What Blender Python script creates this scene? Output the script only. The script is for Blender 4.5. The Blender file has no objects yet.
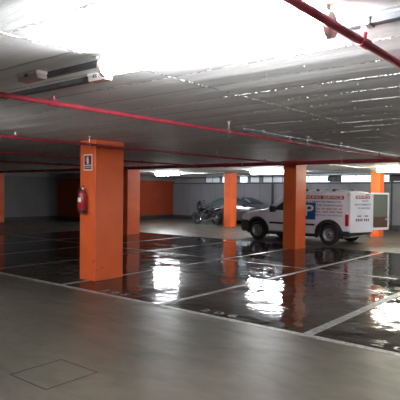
import bpy, bmesh, math, random
from mathutils import Vector, Matrix
random.seed(4)
PI = math.pi
C = bpy.context.scene.collection
H = 2.55          # clear height
EYE = 1.64

# ------------------------------------------------------------------ materials
def nt(name):
    m = bpy.data.materials.new(name); m.use_nodes = True
    t = m.node_tree; b = t.nodes['Principled BSDF']
    return m, t, b
def node(t, kind, **kw):
    n = t.nodes.new(kind)
    for k, v in kw.items():
        if k in n.inputs: n.inputs[k].default_value = v
        else: setattr(n, k, v)
    return n
def mat(name, col, rough=.5, metal=0, noise=0, nscale=6, bump=0, bscale=30, spec=.5, coat=0):
    m, t, b = nt(name)
    b.inputs['Base Color'].default_value = (*col, 1); b.inputs['Roughness'].default_value = rough
    b.inputs['Metallic'].default_value = metal; b.inputs['Specular IOR Level'].default_value = spec
    b.inputs['Coat Weight'].default_value = coat; b.inputs['Coat Roughness'].default_value = .08
    g = t.nodes.new('ShaderNodeTexCoord')
    if noise:
        n = node(t, 'ShaderNodeTexNoise', Scale=nscale, Detail=5.0)
        t.links.new(g.outputs['Object'], n.inputs['Vector'])
        r = node(t, 'ShaderNodeMapRange'); t.links.new(n.outputs['Fac'], r.inputs['Value'])
        r.inputs['From Min'].default_value = .3; r.inputs['From Max'].default_value = .7
        r.inputs['To Min'].default_value = 1-noise; r.inputs['To Max'].default_value = 1+noise
        mx = node(t, 'ShaderNodeVectorMath', operation='SCALE'); mx.inputs[0].default_value = col
        t.links.new(r.outputs[0], mx.inputs['Scale']); t.links.new(mx.outputs[0], b.inputs['Base Color'])
    if bump:
        n2 = node(t, 'ShaderNodeTexNoise', Scale=bscale, Detail=4.0)
        t.links.new(g.outputs['Object'], n2.inputs['Vector'])
        bp = node(t, 'ShaderNodeBump', Strength=bump, Distance=.01)
        t.links.new(n2.outputs['Fac'], bp.inputs['Height']); t.links.new(bp.outputs[0], b.inputs['Normal'])
    return m
def emit(name, col, s):
    m, t, b = nt(name)
    b.inputs['Base Color'].default_value = (.8, .8, .8, 1)
    b.inputs['Emission Color'].default_value = (*col, 1); b.inputs['Emission Strength'].default_value = s
    return m
def math_(t, op, a, b=None, c=None):
    n = t.nodes.new('ShaderNodeMath'); n.operation = op
    for i, v in enumerate((a, b, c)):
        if v is None: continue
        if isinstance(v, (int, float)): n.inputs[i].default_value = v
        else: t.links.new(v, n.inputs[i])
    return n.outputs[0]
def mixc(t, f, a, b):
    n = t.nodes.new('ShaderNodeMix'); n.data_type = 'RGBA'
    for i, v in ((0, f), (6, a), (7, b)):
        if isinstance(v, (int, float)): n.inputs[i].default_value = v
        elif isinstance(v, tuple): n.inputs[i].default_value = (*v, 1)
        else: t.links.new(v, n.inputs[i])
    return n.outputs[2]
def ramp(t, v, a, b, lo=0., hi=1.):
    n = t.nodes.new('ShaderNodeMapRange'); t.links.new(v, n.inputs[0])
    for i, x in ((1, a), (2, b), (3, lo), (4, hi)): n.inputs[i].default_value = x
    return n.outputs[0]
def nz(t, vec, scale, detail=4., rough=.5, dist=0.):
    n = node(t, 'ShaderNodeTexNoise', Scale=scale, Detail=detail, Roughness=rough, Distortion=dist)
    t.links.new(vec, n.inputs['Vector']); return n.outputs['Fac']
def scaled(t, vec, s):
    n = node(t, 'ShaderNodeMapping'); n.inputs['Scale'].default_value = s
    t.links.new(vec, n.inputs['Vector']); return n.outputs[0]

def mat_concrete_floor():
    m, t, b = nt('aisle_concrete')
    p = t.nodes.new('ShaderNodeNewGeometry').outputs['Position']
    big = nz(t, p, .55, 5, .6, .4); fine = nz(t, p, 9, 6, .65); mid = nz(t, scaled(t, p, (1, 2.2, 1)), 1.6, 5, .6, .8)
    c = mixc(t, ramp(t, big, .33, .68), (.050, .044, .032), (.090, .080, .060))
    c = mixc(t, math_(t, 'MULTIPLY', ramp(t, mid, .52, .72), .55), c, (.042, .038, .029))
    c = mixc(t, math_(t, 'MULTIPLY', ramp(t, fine, .45, .75), .25), c, (.15, .14, .115))
    t.links.new(c, b.inputs['Base Color'])
    t.links.new(ramp(t, mid, .3, .7, .30, .46), b.inputs['Roughness'])
    b.inputs['Specular IOR Level'].default_value = .6
    bp = node(t, 'ShaderNodeBump', Strength=.25, Distance=.004); t.links.new(fine, bp.inputs['Height'])
    t.links.new(bp.outputs[0], b.inputs['Normal'])
    return m
def mat_wet_floor():
    m, t, b = nt('wet_bay_paint')
    p = t.nodes.new('ShaderNodeNewGeometry').outputs['Position']
    s = scaled(t, p, (1, 2.6, 1))
    big = nz(t, p, .5, 5, .6, .6); st = nz(t, s, 2.6, 6, .6, .5); fine = nz(t, p, 14, 5, .6)
    c = mixc(t, ramp(t, big, .35, .66), (.020, .016, .0135), (.040, .032, .026))
    c = mixc(t, math_(t, 'MULTIPLY', ramp(t, st, .55, .7), .5), c, (.013, .011, .010))
    t.links.new(c, b.inputs['Base Color'])
    wet = ramp(t, nz(t, s, .62, 4, .55, .7), .40, .56)
    t.links.new(ramp(t, wet, 0, 1, .12, .03), b.inputs['Roughness'])
    b.inputs['IOR'].default_value = 1.22
    rip = nz(t, p, 3.2, 2, .5, .5); rip2 = nz(t, p, 1.1, 2, .5)
    h = math_(t, 'ADD', math_(t, 'MULTIPLY', rip, .55), math_(t, 'MULTIPLY', rip2, .9))
    h = math_(t, 'ADD', h, math_(t, 'MULTIPLY', nz(t, p, 9, 2), .10))
    bp = node(t, 'ShaderNodeBump', Strength=1.0, Distance=.014)
    t.links.new(h, bp.inputs['Height'])
    t.links.new(bp.outputs[0], b.inputs['Normal'])
    return m
def mat_line(c0=(.16, .155, .14), c1=(.42, .415, .40), name='line_paint'):
    m, t, b = nt(name)
    p = t.nodes.new('ShaderNodeNewGeometry').outputs['Position']
    n = nz(t, p, 12, 6, .7); n2 = nz(t, p, 1.3, 4, .6)
    c = mixc(t, ramp(t, n, .40, .62), c0, c1)
    c = mixc(t, math_(t, 'MULTIPLY', ramp(t, n2, .45, .7), .5), c, (.22, .21, .20))
    t.links.new(c, b.inputs['Base Color']); b.inputs['Roughness'].default_value = .42
    return m
def mat_ceiling():
    m, t, b = nt('ceiling_concrete')
    p = t.nodes.new('ShaderNodeNewGeometry').outputs['Position']
    sp = t.nodes.new('ShaderNodeSeparateXYZ'); t.links.new(p, sp.inputs[0])
    x, y = sp.outputs[0], sp.outputs[1]
    s = scaled(t, p, (.25, 2.2, 1))
    st = nz(t, s, 2.2, 5, .6, .2); big = nz(t, p, .45, 4, .6, .3); fine = nz(t, p, 30, 4, .6)
    c = mixc(t, ramp(t, st, .35, .68), (.64, .63, .62), (.80, .79, .785))
    c = mixc(t, math_(t, 'MULTIPLY', ramp(t, big, .5, .72), .4), c, (.50, .49, .485))
    # board seams along X every 0.475 m, one long joint along Y
    wob = math_(t, 'MULTIPLY', math_(t, 'SUBTRACT', nz(t, p, 3, 2), .5), .05)
    def seam(v, off, per, w):
        u = math_(t, 'ADD', v, wob)
        u = math_(t, 'SUBTRACT', u, off - per/2)
        u = math_(t, 'FLOORED_MODULO', u, per) if False else math_(t, 'WRAP', u, per, 0.)
        u = math_(t, 'ABSOLUTE', math_(t, 'SUBTRACT', u, per/2))
        return ramp(t, u, w, w*.4), u
    sA, uA = seam(y, 1.62, .475, .020)
    sB, uB = seam(x, -2.8, 4.7, .030)
    spk = ramp(t, nz(t, scaled(t, p, (1, 1.6, 1)), 17, 2, .5), .49, .54)
    selA = ramp(t, nz(t, scaled(t, p, (.35, 2.1, 1)), .95, 2, .5), .44, .52)
    selB = ramp(t, y, 9, 4)
    dark = math_(t, 'MAXIMUM', sA, sB)
    c = mixc(t, math_(t, 'MULTIPLY', dark, .6), c, (.17, .165, .16))
    wht = math_(t, 'MULTIPLY', math_(t, 'MAXIMUM', math_(t, 'MULTIPLY', sA, selA), math_(t, 'MULTIPLY', sB, selB)), spk)
    drops = ramp(t, nz(t, p, 55, 1, .5), .735, .755)
    wht = math_(t, 'MAXIMUM', wht, drops)
    c = mixc(t, wht, c, (.97, .97, .98))
    t.links.new(c, b.inputs['Base Color'])
    b.inputs['Roughness'].default_value = .62
    wv = math_(t, 'MULTIPLY', ramp(t, uA, 0, .2375), 1.0)
    h = math_(t, 'ADD', math_(t, 'MULTIPLY', wv, .35), math_(t, 'ADD', math_(t, 'MULTIPLY', st, 1.1), math_(t, 'MULTIPLY', fine, .12)))
    bp = node(t, 'ShaderNodeBump', Strength=.45, Distance=.02); t.links.new(h, bp.inputs['Height'])
    t.links.new(bp.outputs[0], b.inputs['Normal'])
    return m
def mat_wall(name, c0, c1, joint=True):
    m, t, b = nt(name)
    p = t.nodes.new('ShaderNodeNewGeometry').outputs['Position']
    sp = t.nodes.new('ShaderNodeSeparateXYZ'); t.links.new(p, sp.inputs[0])
    big = nz(t, scaled(t, p, (1, 1, .5)), .8, 5, .6, .4); fine = nz(t, p, 22, 4)
    c = mixc(t, ramp(t, big, .35, .68), c0, c1)
    c = mixc(t, math_(t, 'MULTIPLY', fine, .15), c, (.5, .5, .5))
    if joint:
        def j(v, per, off):
            u = math_(t, 'WRAP', math_(t, 'SUBTRACT', v, off), per, 0.)
            u = math_(t, 'MINIMUM', u, math_(t, 'SUBTRACT', per, u))
            return ramp(t, u, .02, .008)
        s = j(sp.outputs[0], 1.0, .04)
        c = mixc(t, math_(t, 'MULTIPLY', s, .5), c, (.05, .05, .055))
    t.links.new(c, b.inputs['Base Color']); b.inputs['Roughness'].default_value = .75
    bp = node(t, 'ShaderNodeBump', Strength=.2, Distance=.01); t.links.new(fine, bp.inputs['Height'])
    t.links.new(bp.outputs[0], b.inputs['Normal'])
    return m
def mat_orange(c0=(.70, .118, .030), c1=(.80, .145, .040), name='orange_paint'):
    m, t, b = nt(name)
    p = t.nodes.new('ShaderNodeNewGeometry').outputs['Position']
    sp = t.nodes.new('ShaderNodeSeparateXYZ'); t.links.new(p, sp.inputs[0])
    n = nz(t, p, 1.7, 5, .6, .3); f = nz(t, p, 26, 4)
    c = mixc(t, ramp(t, n, .35, .68), c0, c1)
    scuff = math_(t, 'MULTIPLY', ramp(t, nz(t, scaled(t, p, (1, 1, 1.6)), 6.5, 5, .7), .60, .68), ramp(t, sp.outputs[2], .62, .32))
    scuff = math_(t, 'MULTIPLY', scuff, ramp(t, sp.outputs[2], .05, .22))
    c = mixc(t, math_(t, 'MULTIPLY', scuff, .6), c, (.05, .03, .028))
    t.links.new(c, b.inputs['Base Color']); b.inputs['Roughness'].default_value = .48
    b.inputs['Specular IOR Level'].default_value = .3
    bp = node(t, 'ShaderNodeBump', Strength=.18, Distance=.006); t.links.new(f, bp.inputs['Height'])
    t.links.new(bp.outputs[0], b.inputs['Normal'])
    return m
M = dict(
    floor=mat_concrete_floor(), wet=mat_wet_floor(), line=mat_line(), line_dull=mat_line((.10, .10, .095), (.22, .22, .215), 'dull_line_paint'), ceil=mat_ceiling(),  # second line paint is the same mix in darker greys
    wall=mat_wall('wall_grey', (.135, .137, .156), (.19, .192, .212)),
    wall_plain=mat_wall('wall_grey_plain', (.10, .103, .106), (.15, .153, .156), False),
    beam=mat_wall('beam_concrete', (.15, .15, .15), (.22, .22, .22), False),
    orange=mat_orange(), orange_dark=mat_orange((.32, .052, .018), (.38, .064, .022), 'dark_orange_paint'),  # second orange is a darker copy for the core wall
    redpipe=mat('pipe_red', (.42, .045, .07), .38, 0, .18, 9),
    chrome=mat('chrome', (.75, .75, .78), .18, 1),
    galv=mat('galvanised', (.42, .44, .46), .45, .7, .2, 8), tray=mat('tray_grey', (.13, .14, .15), .55, .2, .2, 8),
    plastic_w=mat('white_plastic', (.75, .73, .70), .4, 0, .08, 20), clear=mat('clear_lens', (.55, .47, .45), .2, 0, .1, 30),
    black=mat('black_plastic', (.018, .018, .02), .55, 0, .3, 20), rubber=mat('rubber', (.014, .014, .015), .8, 0, .3, 30),
    paint_w=mat('white_paint', (.80, .80, .85), .30, 0, .05, 3, coat=.4), interior=mat('van_interior', (.20, .20, .20), .8, 0, .2, 5),
    darkgap=mat('dark_gap', (.01, .01, .011), .7, 0, .2, 20),
    glass=mat('dark_glass', (.03, .06, .06), .08, 0, .1, 3, spec=.35), hub=mat('hub_grey', (.33, .33, .35), .4, .6, .15, 20),
    silver=mat('silver_paint', (.10, .103, .115), .25, .6, .06, 3, coat=.6), lampglass=mat('headlamp', (.75, .77, .8), .12, 0, .05, 9),
    tail=mat('tail_red', (.50, .012, .02), .2, 0, .1, 30, coat=.5), txt_red=mat('text_red', (.30, .03, .045), .5, 0, .1, 40),
    txt_blue=mat('text_blue', (.10, .12, .24), .5, 0, .1, 40), sign_blue=mat('sign_blue', (.018, .085, .27), .4, 0, .08, 10),
    band=mat('band_pink', (.50, .13, .16), .5, 0, .1, 30), bikeblack=mat('bike_black', (.015, .015, .02), .22, 0, .2, 9, coat=.5),
    bikegrey=mat('engine_metal', (.06, .06, .065), .35, .8, .2, 30), leather=mat('seat_vinyl', (.015, .014, .014), .6, 0, .2, 40),
    ext=mat('extinguisher_red', (.36, .010, .022), .28, 0, .1, 9, coat=.4), signred=mat('sign_dark_red', (.16, .015, .015), .4, 0, .1, 30),
    white=mat('sign_white', (.80, .78, .75), .5, 0, .05, 30), yellow=mat('label_yellow', (.75, .50, .12), .5, 0, .05, 30),
    brown=mat('door_trim_brown', (.085, .05, .03), .8, 0, .3, 14), crack=mat('crack_dark', (.012, .011, .010), .8, 0, .3, 30),
    frame=mat('window_frame', (.05, .055, .06), .5, 0, .2, 20), duct=mat('duct_dark', (.035, .037, .042), .6, 0, .2, 12),
    fill_l=emit('fill_left', (.93, .96, 1.0), 45), fill_m=emit('fill_mid', (.96, .97, 1.0), 120), tube_f=emit('tube_far', (.93, .96, 1.0), 95), tube=emit('tube_cool', (.94, .97, 1.0), 110), tube_w=emit('tube_warm', (1.0, .97, .78), 60),  # the first two serve lamps added out of view
    pane_b=emit('pane_bright', (.68, .86, 1.0), .8), pane_d=emit('pane_dim', (.55, .75, 1.0), .045),
)
def mk_clear_glass():
    m, t, b = nt('door_glass'); b.inputs['Base Color'].default_value = (.16, .20, .175, 1)
    b.inputs['Roughness'].default_value = .15; b.inputs['Alpha'].default_value = .86
    return m
M['bumper'] = mat('bumper_grey', (.06, .06, .065), .55, 0, .15, 9)
M['doorglass'] = mk_clear_glass()
M['faded'] = mat('faded_paint', (.17, .165, .155), .4, 0, .5, 25)

# ------------------------------------------------------------------ mesh helpers
def obj(name, bm, m, parent=None, loc=(0, 0, 0), rot=(0, 0, 0), smooth=False, autos=None):
    bmesh.ops.recalc_face_normals(bm, faces=bm.faces)
    me = bpy.data.meshes.new(name); bm.to_mesh(me); bm.free()
    for k in (m if isinstance(m, (list, tuple)) else [m]): me.materials.append(M[k])
    o = bpy.data.objects.new(name, me); C.objects.link(o)
    o.location = loc; o.rotation_euler = rot
    if parent: o.parent = parent
    if smooth:
        me.shade_smooth() if hasattr(me, 'shade_smooth') else None
        if autos: me.set_sharp_from_angle(angle=math.radians(autos))
    return o
def islands(name, bm, m, parent, gap=0):      # one object per loose piece (or per cluster of pieces closer than gap along x or y)
    bm.verts.index_update(); bm.verts.ensure_lookup_table(); seen = set(); groups = []
    for v in bm.verts:
        if v.index in seen: continue
        st_, g = [v], []; seen.add(v.index)
        while st_:
            q = st_.pop(); g.append(q.index)
            for e in q.link_edges:
                w_ = e.other_vert(q)
                if w_.index not in seen: seen.add(w_.index); st_.append(w_)
        groups.append(g)
    me0 = bpy.data.meshes.new('tmp'); bm.to_mesh(me0); bm.free(); out = []
    for g in groups:
        b = bmesh.new(); b.from_mesh(me0); b.verts.ensure_lookup_table(); gs = set(g)
        bmesh.ops.delete(b, geom=[v for v in b.verts if v.index not in gs], context='VERTS')
        out.append(obj(name, b, m, parent))
    bpy.data.meshes.remove(me0); return out
def tag(o, label=None, cat=None, group=None, kind=None):
    for k, v in (('label', label), ('category', cat), ('group', group), ('kind', kind)):
        if v: o[k] = v
    return o
def thing(name, loc, label, cat, group=None, rz=0):
    o = bpy.data.objects.new(name, None); C.objects.link(o); o.location = loc; o.rotation_euler = (0, 0, rz)
    o.empty_display_size = .1
    return tag(o, label, cat, group)
def NB(): return bmesh.new()
def box(bm, x0, x1, y0, y1, z0, z1, bev=0, mi=0, mx=None):
    r = bmesh.ops.create_cube(bm, size=1)
    vs = r['verts']
    bmesh.ops.scale(bm, vec=(abs(x1-x0), abs(y1-y0), abs(z1-z0)), verts=vs)
    bmesh.ops.translate(bm, vec=((x0+x1)/2, (y0+y1)/2, (z0+z1)/2), verts=vs)
    fs = {f for v in vs for f in v.link_faces}
    for f in fs: f.material_index = mi
    if bev:
        es = list({e for v in vs for e in v.link_edges})
        r2 = bmesh.ops.bevel(bm, geom=es, offset=bev, segments=2, profile=.5, affect='EDGES')
        vs = list({v for f in r2['faces'] for v in f.verts} | {v for v in vs if v.is_valid})
    if mx is not None: bmesh.ops.transform(bm, matrix=mx, verts=vs)
    return bm
def cyl(bm, a, b, r0, r1=None, seg=16, cap=True):
    a = Vector(a); b = Vector(b); d = b-a; r1 = r0 if r1 is None else r1
    r = bmesh.ops.create_cone(bm, cap_ends=cap, segments=seg, radius1=r0, radius2=r1, depth=d.length)
    q = d.to_track_quat('Z', 'Y').to_matrix().to_4x4()
    bmesh.ops.transform(bm, matrix=Matrix.Translation((a+b)/2) @ q, verts=r['verts'])
    return bm
def tube(bm, pts, r, seg=10):
    pts = [Vector(p) for p in pts]; rings = []
    rs = r if isinstance(r, (list, tuple)) else [r]*len(pts)
    up = None
    for i, p in enumerate(pts):
        d = (pts[min(i+1, len(pts)-1)]-pts[max(i-1, 0)]).normalized()
        if up is None: up = d.orthogonal().normalized()
        up = (up - d*up.dot(d)).normalized(); s = d.cross(up)
        rings.append([bm.verts.new(p + (up*math.cos(2*PI*k/seg) + s*math.sin(2*PI*k/seg))*rs[i]) for k in range(seg)])
    for a, b in zip(rings, rings[1:]):
        for k in range(seg): bm.faces.new((a[k], a[(k+1) % seg], b[(k+1) % seg], b[k]))
    bm.faces.new(rings[0][::-1]); bm.faces.new(rings[-1])
    return bm
def lathe(bm, prof, seg=24, mx=None):     # prof (r,z) about Z
    rings = []; new = []
    for r, z in prof:
        if r < 1e-5: v = [bm.verts.new((0, 0, z))]
        else: v = [bm.verts.new((r*math.cos(2*PI*k/seg), r*math.sin(2*PI*k/seg), z)) for k in range(seg)]
        rings.append(v); new += v
    for a, b in zip(rings, rings[1:]):
        for k in range(seg):
            k2 = (k+1) % seg
            if len(a) == 1 and len(b) == 1: continue
            if len(a) == 1: bm.faces.new((a[0], b[k], b[k2]))
            elif len(b) == 1: bm.faces.new((a[k], a[k2], b[0]))
            else: bm.faces.new((a[k], a[k2], b[k2], b[k]))
    if mx is not None: bmesh.ops.transform(bm, matrix=mx, verts=new)
    return bm
def prism(bm, poly, fn, t):       # poly of 2D pts, fn maps (u,v,depth)->xyz
    a = [bm.verts.new(fn(u, v, 0)) for u, v in poly]; b = [bm.verts.new(fn(u, v, t)) for u, v in poly]
    bm.faces.new(a); bm.faces.new(b[::-1])
    n = len(poly)
    for i in range(n): bm.faces.new((a[i], b[i], b[(i+1) % n], a[(i+1) % n]))
    return bm
def quadpanel(bm, grid, thick):   # grid of Vectors rows x cols, thickness along normal
    R = len(grid); K = len(grid[0])
    n = (grid[0][-1]-grid[0][0]).cross(grid[-1][0]-grid[0][0]).normalized()
    A = [[bm.verts.new(p) for p in row] for row in grid]; B = [[bm.verts.new(p - n*thick) for p in row] for row in grid]
    for i in range(R-1):
        for j in range(K-1):
            bm.faces.new((A[i][j], A[i][j+1], A[i+1][j+1], A[i+1][j])); bm.faces.new((B[i][j], B[i+1][j], B[i+1][j+1], B[i][j+1]))
    def side(p, q, s, t): bm.faces.new((p, q, t, s))
    for j in range(K-1):
        side(A[0][j], A[0][j+1], B[0][j], B[0][j+1]); side(A[-1][j], A[-1][j+1], B[-1][j], B[-1][j+1])
    for i in range(R-1):
        side(A[i][0], A[i+1][0], B[i][0], B[i+1][0]); side(A[i][-1], A[i+1][-1], B[i][-1], B[i+1][-1])
    return bm
def text_bm(body, size, ext=.002, align='CENTER', width=None):
    cu = bpy.data.curves.new('t', 'FONT'); cu.body = body; cu.size = size; cu.extrude = ext; cu.align_x = align; cu.align_y = 'CENTER'
    cu.resolution_u = 3; cu.offset = size*.012
    o = bpy.data.objects.new('t', cu); C.objects.link(o)
    bpy.context.view_layer.update()
    me = bpy.data.meshes.new_from_object(o.evaluated_get(bpy.context.evaluated_depsgraph_get()))
    bm = NB(); bm.from_mesh(me)
    bpy.data.objects.remove(o); bpy.data.curves.remove(cu); bpy.data.meshes.remove(me)
    if width:
        xs = [v.co.x for v in bm.verts]; k = width/(max(xs)-min(xs))
        for v in bm.verts: v.co.x *= k
    return bm
def bake_bool(o, cutters):
    for c in cutters:
        md = o.modifiers.new('b', 'BOOLEAN'); md.object = c; md.operation = 'DIFFERENCE'; md.solver = 'EXACT'
    bpy.context.view_layer.update()
    me = bpy.data.meshes.new_from_object(o.evaluated_get(bpy.context.evaluated_depsgraph_get()))
    o.modifiers.clear(); old = o.data; o.data = me; bpy.data.meshes.remove(old)
    for c in cutters: bpy.data.objects.remove(c)
def S(o): return tag(o, kind='structure')

# ------------------------------------------------------------------ the shell
XL, XR, YB, YF = -24.2, 6.0, -5.0, 23.3
def slab(x0, x1, y0, y1, z0, z1): return box(NB(), x0, x1, y0, y1, z0, z1)
# floor with the darker coated, wet bay area let into it
bm = NB()
xs = [XL-.2, -17.05, XR+.2]; ys = [YB-.2, 5.33, 14.35, YF+.2]
V = [[bm.verts.new((x, y, 0)) for x in xs] for y in ys]
for j in range(3):
    for i in range(2):
        f = bm.faces.new((V[j][i], V[j][i+1], V[j+1][i+1], V[j+1][i])); f.material_index = 1 if (j == 1 and i == 1) else 0
W = [[bm.verts.new((x, y, -.2)) for x in xs] for y in ys]
for j in range(3):
    for i in range(2): bm.faces.new((W[j][i], W[j+1][i], W[j+1][i+1], W[j][i+1]))
S(obj('floor', bm, ['floor', 'wet']))
S(obj('ceiling', slab(XL-.2, XR+.2, YB-.2, YF+.2, H, H+.2), 'ceil'))
S(obj('wall_left', slab(XL-.2, XL, YB, 17.1, 0, H), 'wall_plain'))
S(obj('wall_core', slab(XL-.2, -21.2, 17.1, YF+.2, 0, 2.24), 'orange_dark'))
S(obj('trim_1', slab(XL-.2, -21.1, 17.0, YF+.0, 2.24, H), 'beam'))
S(obj('trim_2', slab(XL, XL+.25, YB, 13.1, 2.3, H), 'beam'))
S(obj('trim_2', slab(XL, XL+.25, 13.75, 17.0, 2.3, H), 'beam'))
S(obj('wall_right', slab(XR, XR+.2, YB, YF, 0, H), 'wall_plain'))
S(obj('wall_front', slab(XL, XR, YB-.2, YB, 0, H), 'wall_plain'))
# back wall: solid up to 2.10, high window strip above
S(obj('wall_back', slab(-21.2, XR, YF, YF+.2, 0, 2.08), 'wall'))
S(obj('trim_3', slab(-21.1, XR, YF-.06, YF+.2, 2.08, 2.13), 'duct'))
S(obj('trim_4', slab(-21.1, XR, YF-.02, YF+.2, 2.5, H), 'beam'))
wins = [(-18.7, -17.65, 0), (-17.5, -17.15, 1), (-16.95, -16.45, 0), (-16.3, -15.75, 1), (-15.6, -15.0, 0), (-14.8, -13.0, 0),
        (-12.7, -10.95, 1), (-10.42, -8.9, 1), (-8.42, -8.08, 1), (-7.95, -6.2, 0), (-6.0, -4.2, 0), (-4.0, -2.2, 0)]
last = -21.1
for i, (a, b, br) in enumerate(wins):
    S(obj('wall_back_pier', slab(last, a, YF, YF+.2, 2.13, 2.5), 'beam')); last = b
    w = tag(thing('window_%d' % (i+1), (0, 0, 0), None, None), kind='structure')
    f = NB()
    for q in ((a, b, 2.13, 2.16), (a, b, 2.47, 2.5), (a, a+.03, 2.16, 2.47), (b-.03, b, 2.16, 2.47)):
        box(f, q[0], q[1], YF+.03, YF+.08, q[2], q[3])
    n = max(0, int((b-a)/.8))
    for k in range(n): xx = a+(b-a)*(k+1)/(n+1); box(f, xx-.012, xx+.012, YF+.03, YF+.08, 2.16, 2.47)
    obj('window_frame', f, 'frame', w)
    obj('window_pane', slab(a+.03, b-.03, YF+.05, YF+.06, 2.16, 2.47), 'pane_b' if br else 'pane_d', w)
S(obj('wall_back_pier', slab(last, XR, YF, YF+.2, 2.13, 2.5), 'beam'))
for nm, sl in (('base_strip_left', (XL, XL+.03, YB, 13.1)), ('base_strip_left', (XL, XL+.03, 13.75, 17.1)), ('base_strip_core', (XL+.03, -21.2, 17.07, 17.1)), ('base_strip_core', (-21.2, -21.17, 17.1, YF)),
               ('base_strip_back', (-21.17, XR, YF-.03, YF))):  # dark strips along the foot of the walls
    S(obj(nm, slab(*sl, 0, .22), 'duct'))

# lime beads and drips hanging from the ceiling joints
def beads():
    b = NB(); rnd = random.Random(11)
    tp = bmesh.new(); bmesh.ops.create_icosphere(tp, subdivisions=1, radius=1)
    TV = [v.co.copy() for v in tp.verts]; TF = [[v.index for v in f.verts] for f in tp.faces]; tp.free()
    def bead(x, y, sx, sy, sz):
        vs = [b.verts.new((x+v.x*sx, y+v.y*sy, H+v.z*sz)) for v in TV]
        for f in TF: b.faces.new([vs[k] for k in f])
    def line(x0, y0, x1, y1, n, jit, big, clus):
        L = math.hypot(x1-x0, y1-y0); cs = [rnd.random() for _ in range(max(2, int(L*clus)))]
        for _ in range(n):
            u = rnd.choice(cs)+rnd.gauss(0, .10/L) if rnd.random() < .8 else rnd.random()
            if not 0 <= u <= 1: continue
            s_ = big*rnd.uniform(.35, 1)
            al = (1.8, 1) if abs(x1-x0) > abs(y1-y0) else (1, 1.8)
            bead(x0+(x1-x0)*u+rnd.gauss(0, jit), y0+(y1-y0)*u+rnd.gauss(0, jit), s_*al[0], s_*al[1], s_*.9)
    line(-2.8, .7, -2.8, 2.3, 90, .010, .008, 4); line(-2.8, 2.9, -2.8, 8.5, 230, .006, .007, 5)
    line(-3.1, 1.62, -1.4, 1.62, 80, .006, .006, 3)
    for y, x0, x1, n in ((3.04, -2.3, 1.0, 170), (3.51, -1.4, .8, 60), (3.98, -3.0, .6, 190), (4.46, -2.6, .3, 120), (4.93, -3.4, .2, 230), (5.4, -2.0, 0, 60), (5.88, -4.2, -.3, 170), (6.36, -3, -1, 60), (6.83, -5.5, -.8, 120), (7.3, -3.5, -1.2, 60), (8.25, -6, -1.5, 110), (9.2, -7.5, -2.6, 80), (10.6, -7, -3, 70)):
        line(x0, y, x1, y, n, .006, .008 if y < 6 else .011, 2.2)
    for _ in range(150): x = rnd.uniform(-7, 0); y = rnd.uniform(1, 9); s_ = rnd.uniform(.003, .007); y += .5 if 2.1 < y < 2.8 else 0; bead(x, y, s_, s_, s_)
    return b
tag(obj('ceiling_drips', beads(), 'white'), 'white lime beads and drips along the joints of the concrete ceiling', 'lime drips', None, 'stuff')

# ------------------------------------------------------------------ columns
def column(x0, x1, y0, y1, label):
    o = obj('column', box(NB(), x0, x1, y0, y1, 0, H, .012), 'orange')
    return tag(o, label, 'column', 'orange columns')
column(-7.73, -7.29, 5.95, 6.62, 'thick orange concrete column with a fire extinguisher and sign, nearest of the columns')
column(-7.6, -7.19, 13.1, 13.71, 'orange concrete column standing in front of the white van')
column(-14.72, -14.2, 13.1, 13.74, 'orange concrete column directly behind the one with the extinguisher')
column(-14.28, -13.93, 19.2, 19.72, 'slim orange column in front of the grey parked car')
column(-7.37, -7.02, 19.2, 19.66, 'orange column seen behind the open rear door of the van')
column(-24.2, -23.9, 13.1, 13.75, 'orange pilaster against the grey wall at the far left edge')

# ------------------------------------------------------------------ floor markings
def mark(x0, x1, y0, y1, label, z=.003, m='line'):
    tag(obj('parking_line', slab(x0, x1, y0, y1, 0, z), m), label, 'floor marking', 'painted bay lines')
mark(-17.1, XR, 5.285, 5.385, 'long white line along the front ends of the bays, beside the bay numbers', .0035)
mark(-17.1, -3.3, 9.97, 10.05, 'thin pale line across the middle of the wet bays, parallel to the front line', .0025, 'line_dull')
bl = {-2.78: 'wide white bay line, the rightmost and nearest one', -5.12: 'white bay line running towards the column in front of the van',
      -7.47: 'white bay line passing the foot of the column with the extinguisher', -9.95: 'white bay line left of the column with the extinguisher',
      -12.1: 'second bay line to the left of the extinguisher column', -14.45: 'faint far bay line, third to the left of the extinguisher column'}
for x, lb in bl.items():
    w = .062 if x > -3 else (.045 if x > -8 else .036)
    if abs(x+7.47) < .01:
        # line is interrupted by the column standing on it: two strokes of one marking
        b = NB(); box(b, x-w, x+w, 5.385, 5.95, 0, .003); box(b, x-w, x+w, 6.65, 9.97, 0, .003); box(b, x-w, x+w, 10.05, 13.1, 0, .003)
        tag(obj('parking_line', b, 'line' if x > -8 else 'line_dull'), lb, 'floor marking', 'painted bay lines')
    elif abs(x+2.78) < .01: mark(x-w, x+w, 5.385, 10.2, lb)
    else:
        b = NB(); box(b, x-w, x+w, 5.385, 9.97, 0, .003); box(b, x-w, x+w, 10.05, 14.35 if x > -14 else 13.1, 0, .003)
        tag(obj('parking_line', b, 'line' if x > -8 else 'line_dull'), lb, 'floor marking', 'painted bay lines')
def number(s, x, y, label, sz=.19, wd=.60):
    b = text_bm(s, sz, .0012, width=wd)
    bmesh.ops.remove_doubles(b, verts=b.verts, dist=.0002)
    for v in b.verts: v.co.z += .0013
    t = thing('bay_number', (x, y, 0), label, 'floor marking', 'painted bay numbers'); islands('digit', b, 'faded', t)
number('2 0 5', -6.27, 5.53, 'faint painted bay number 205 beside the foot of the extinguisher column')
number('2 0 6', -4.18, 5.53, 'painted bay number 206 just behind the middle of the front line')
number('2 0 7', -1.78, 5.53, 'painted bay number 207 cut by the right edge of the picture')
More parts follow.
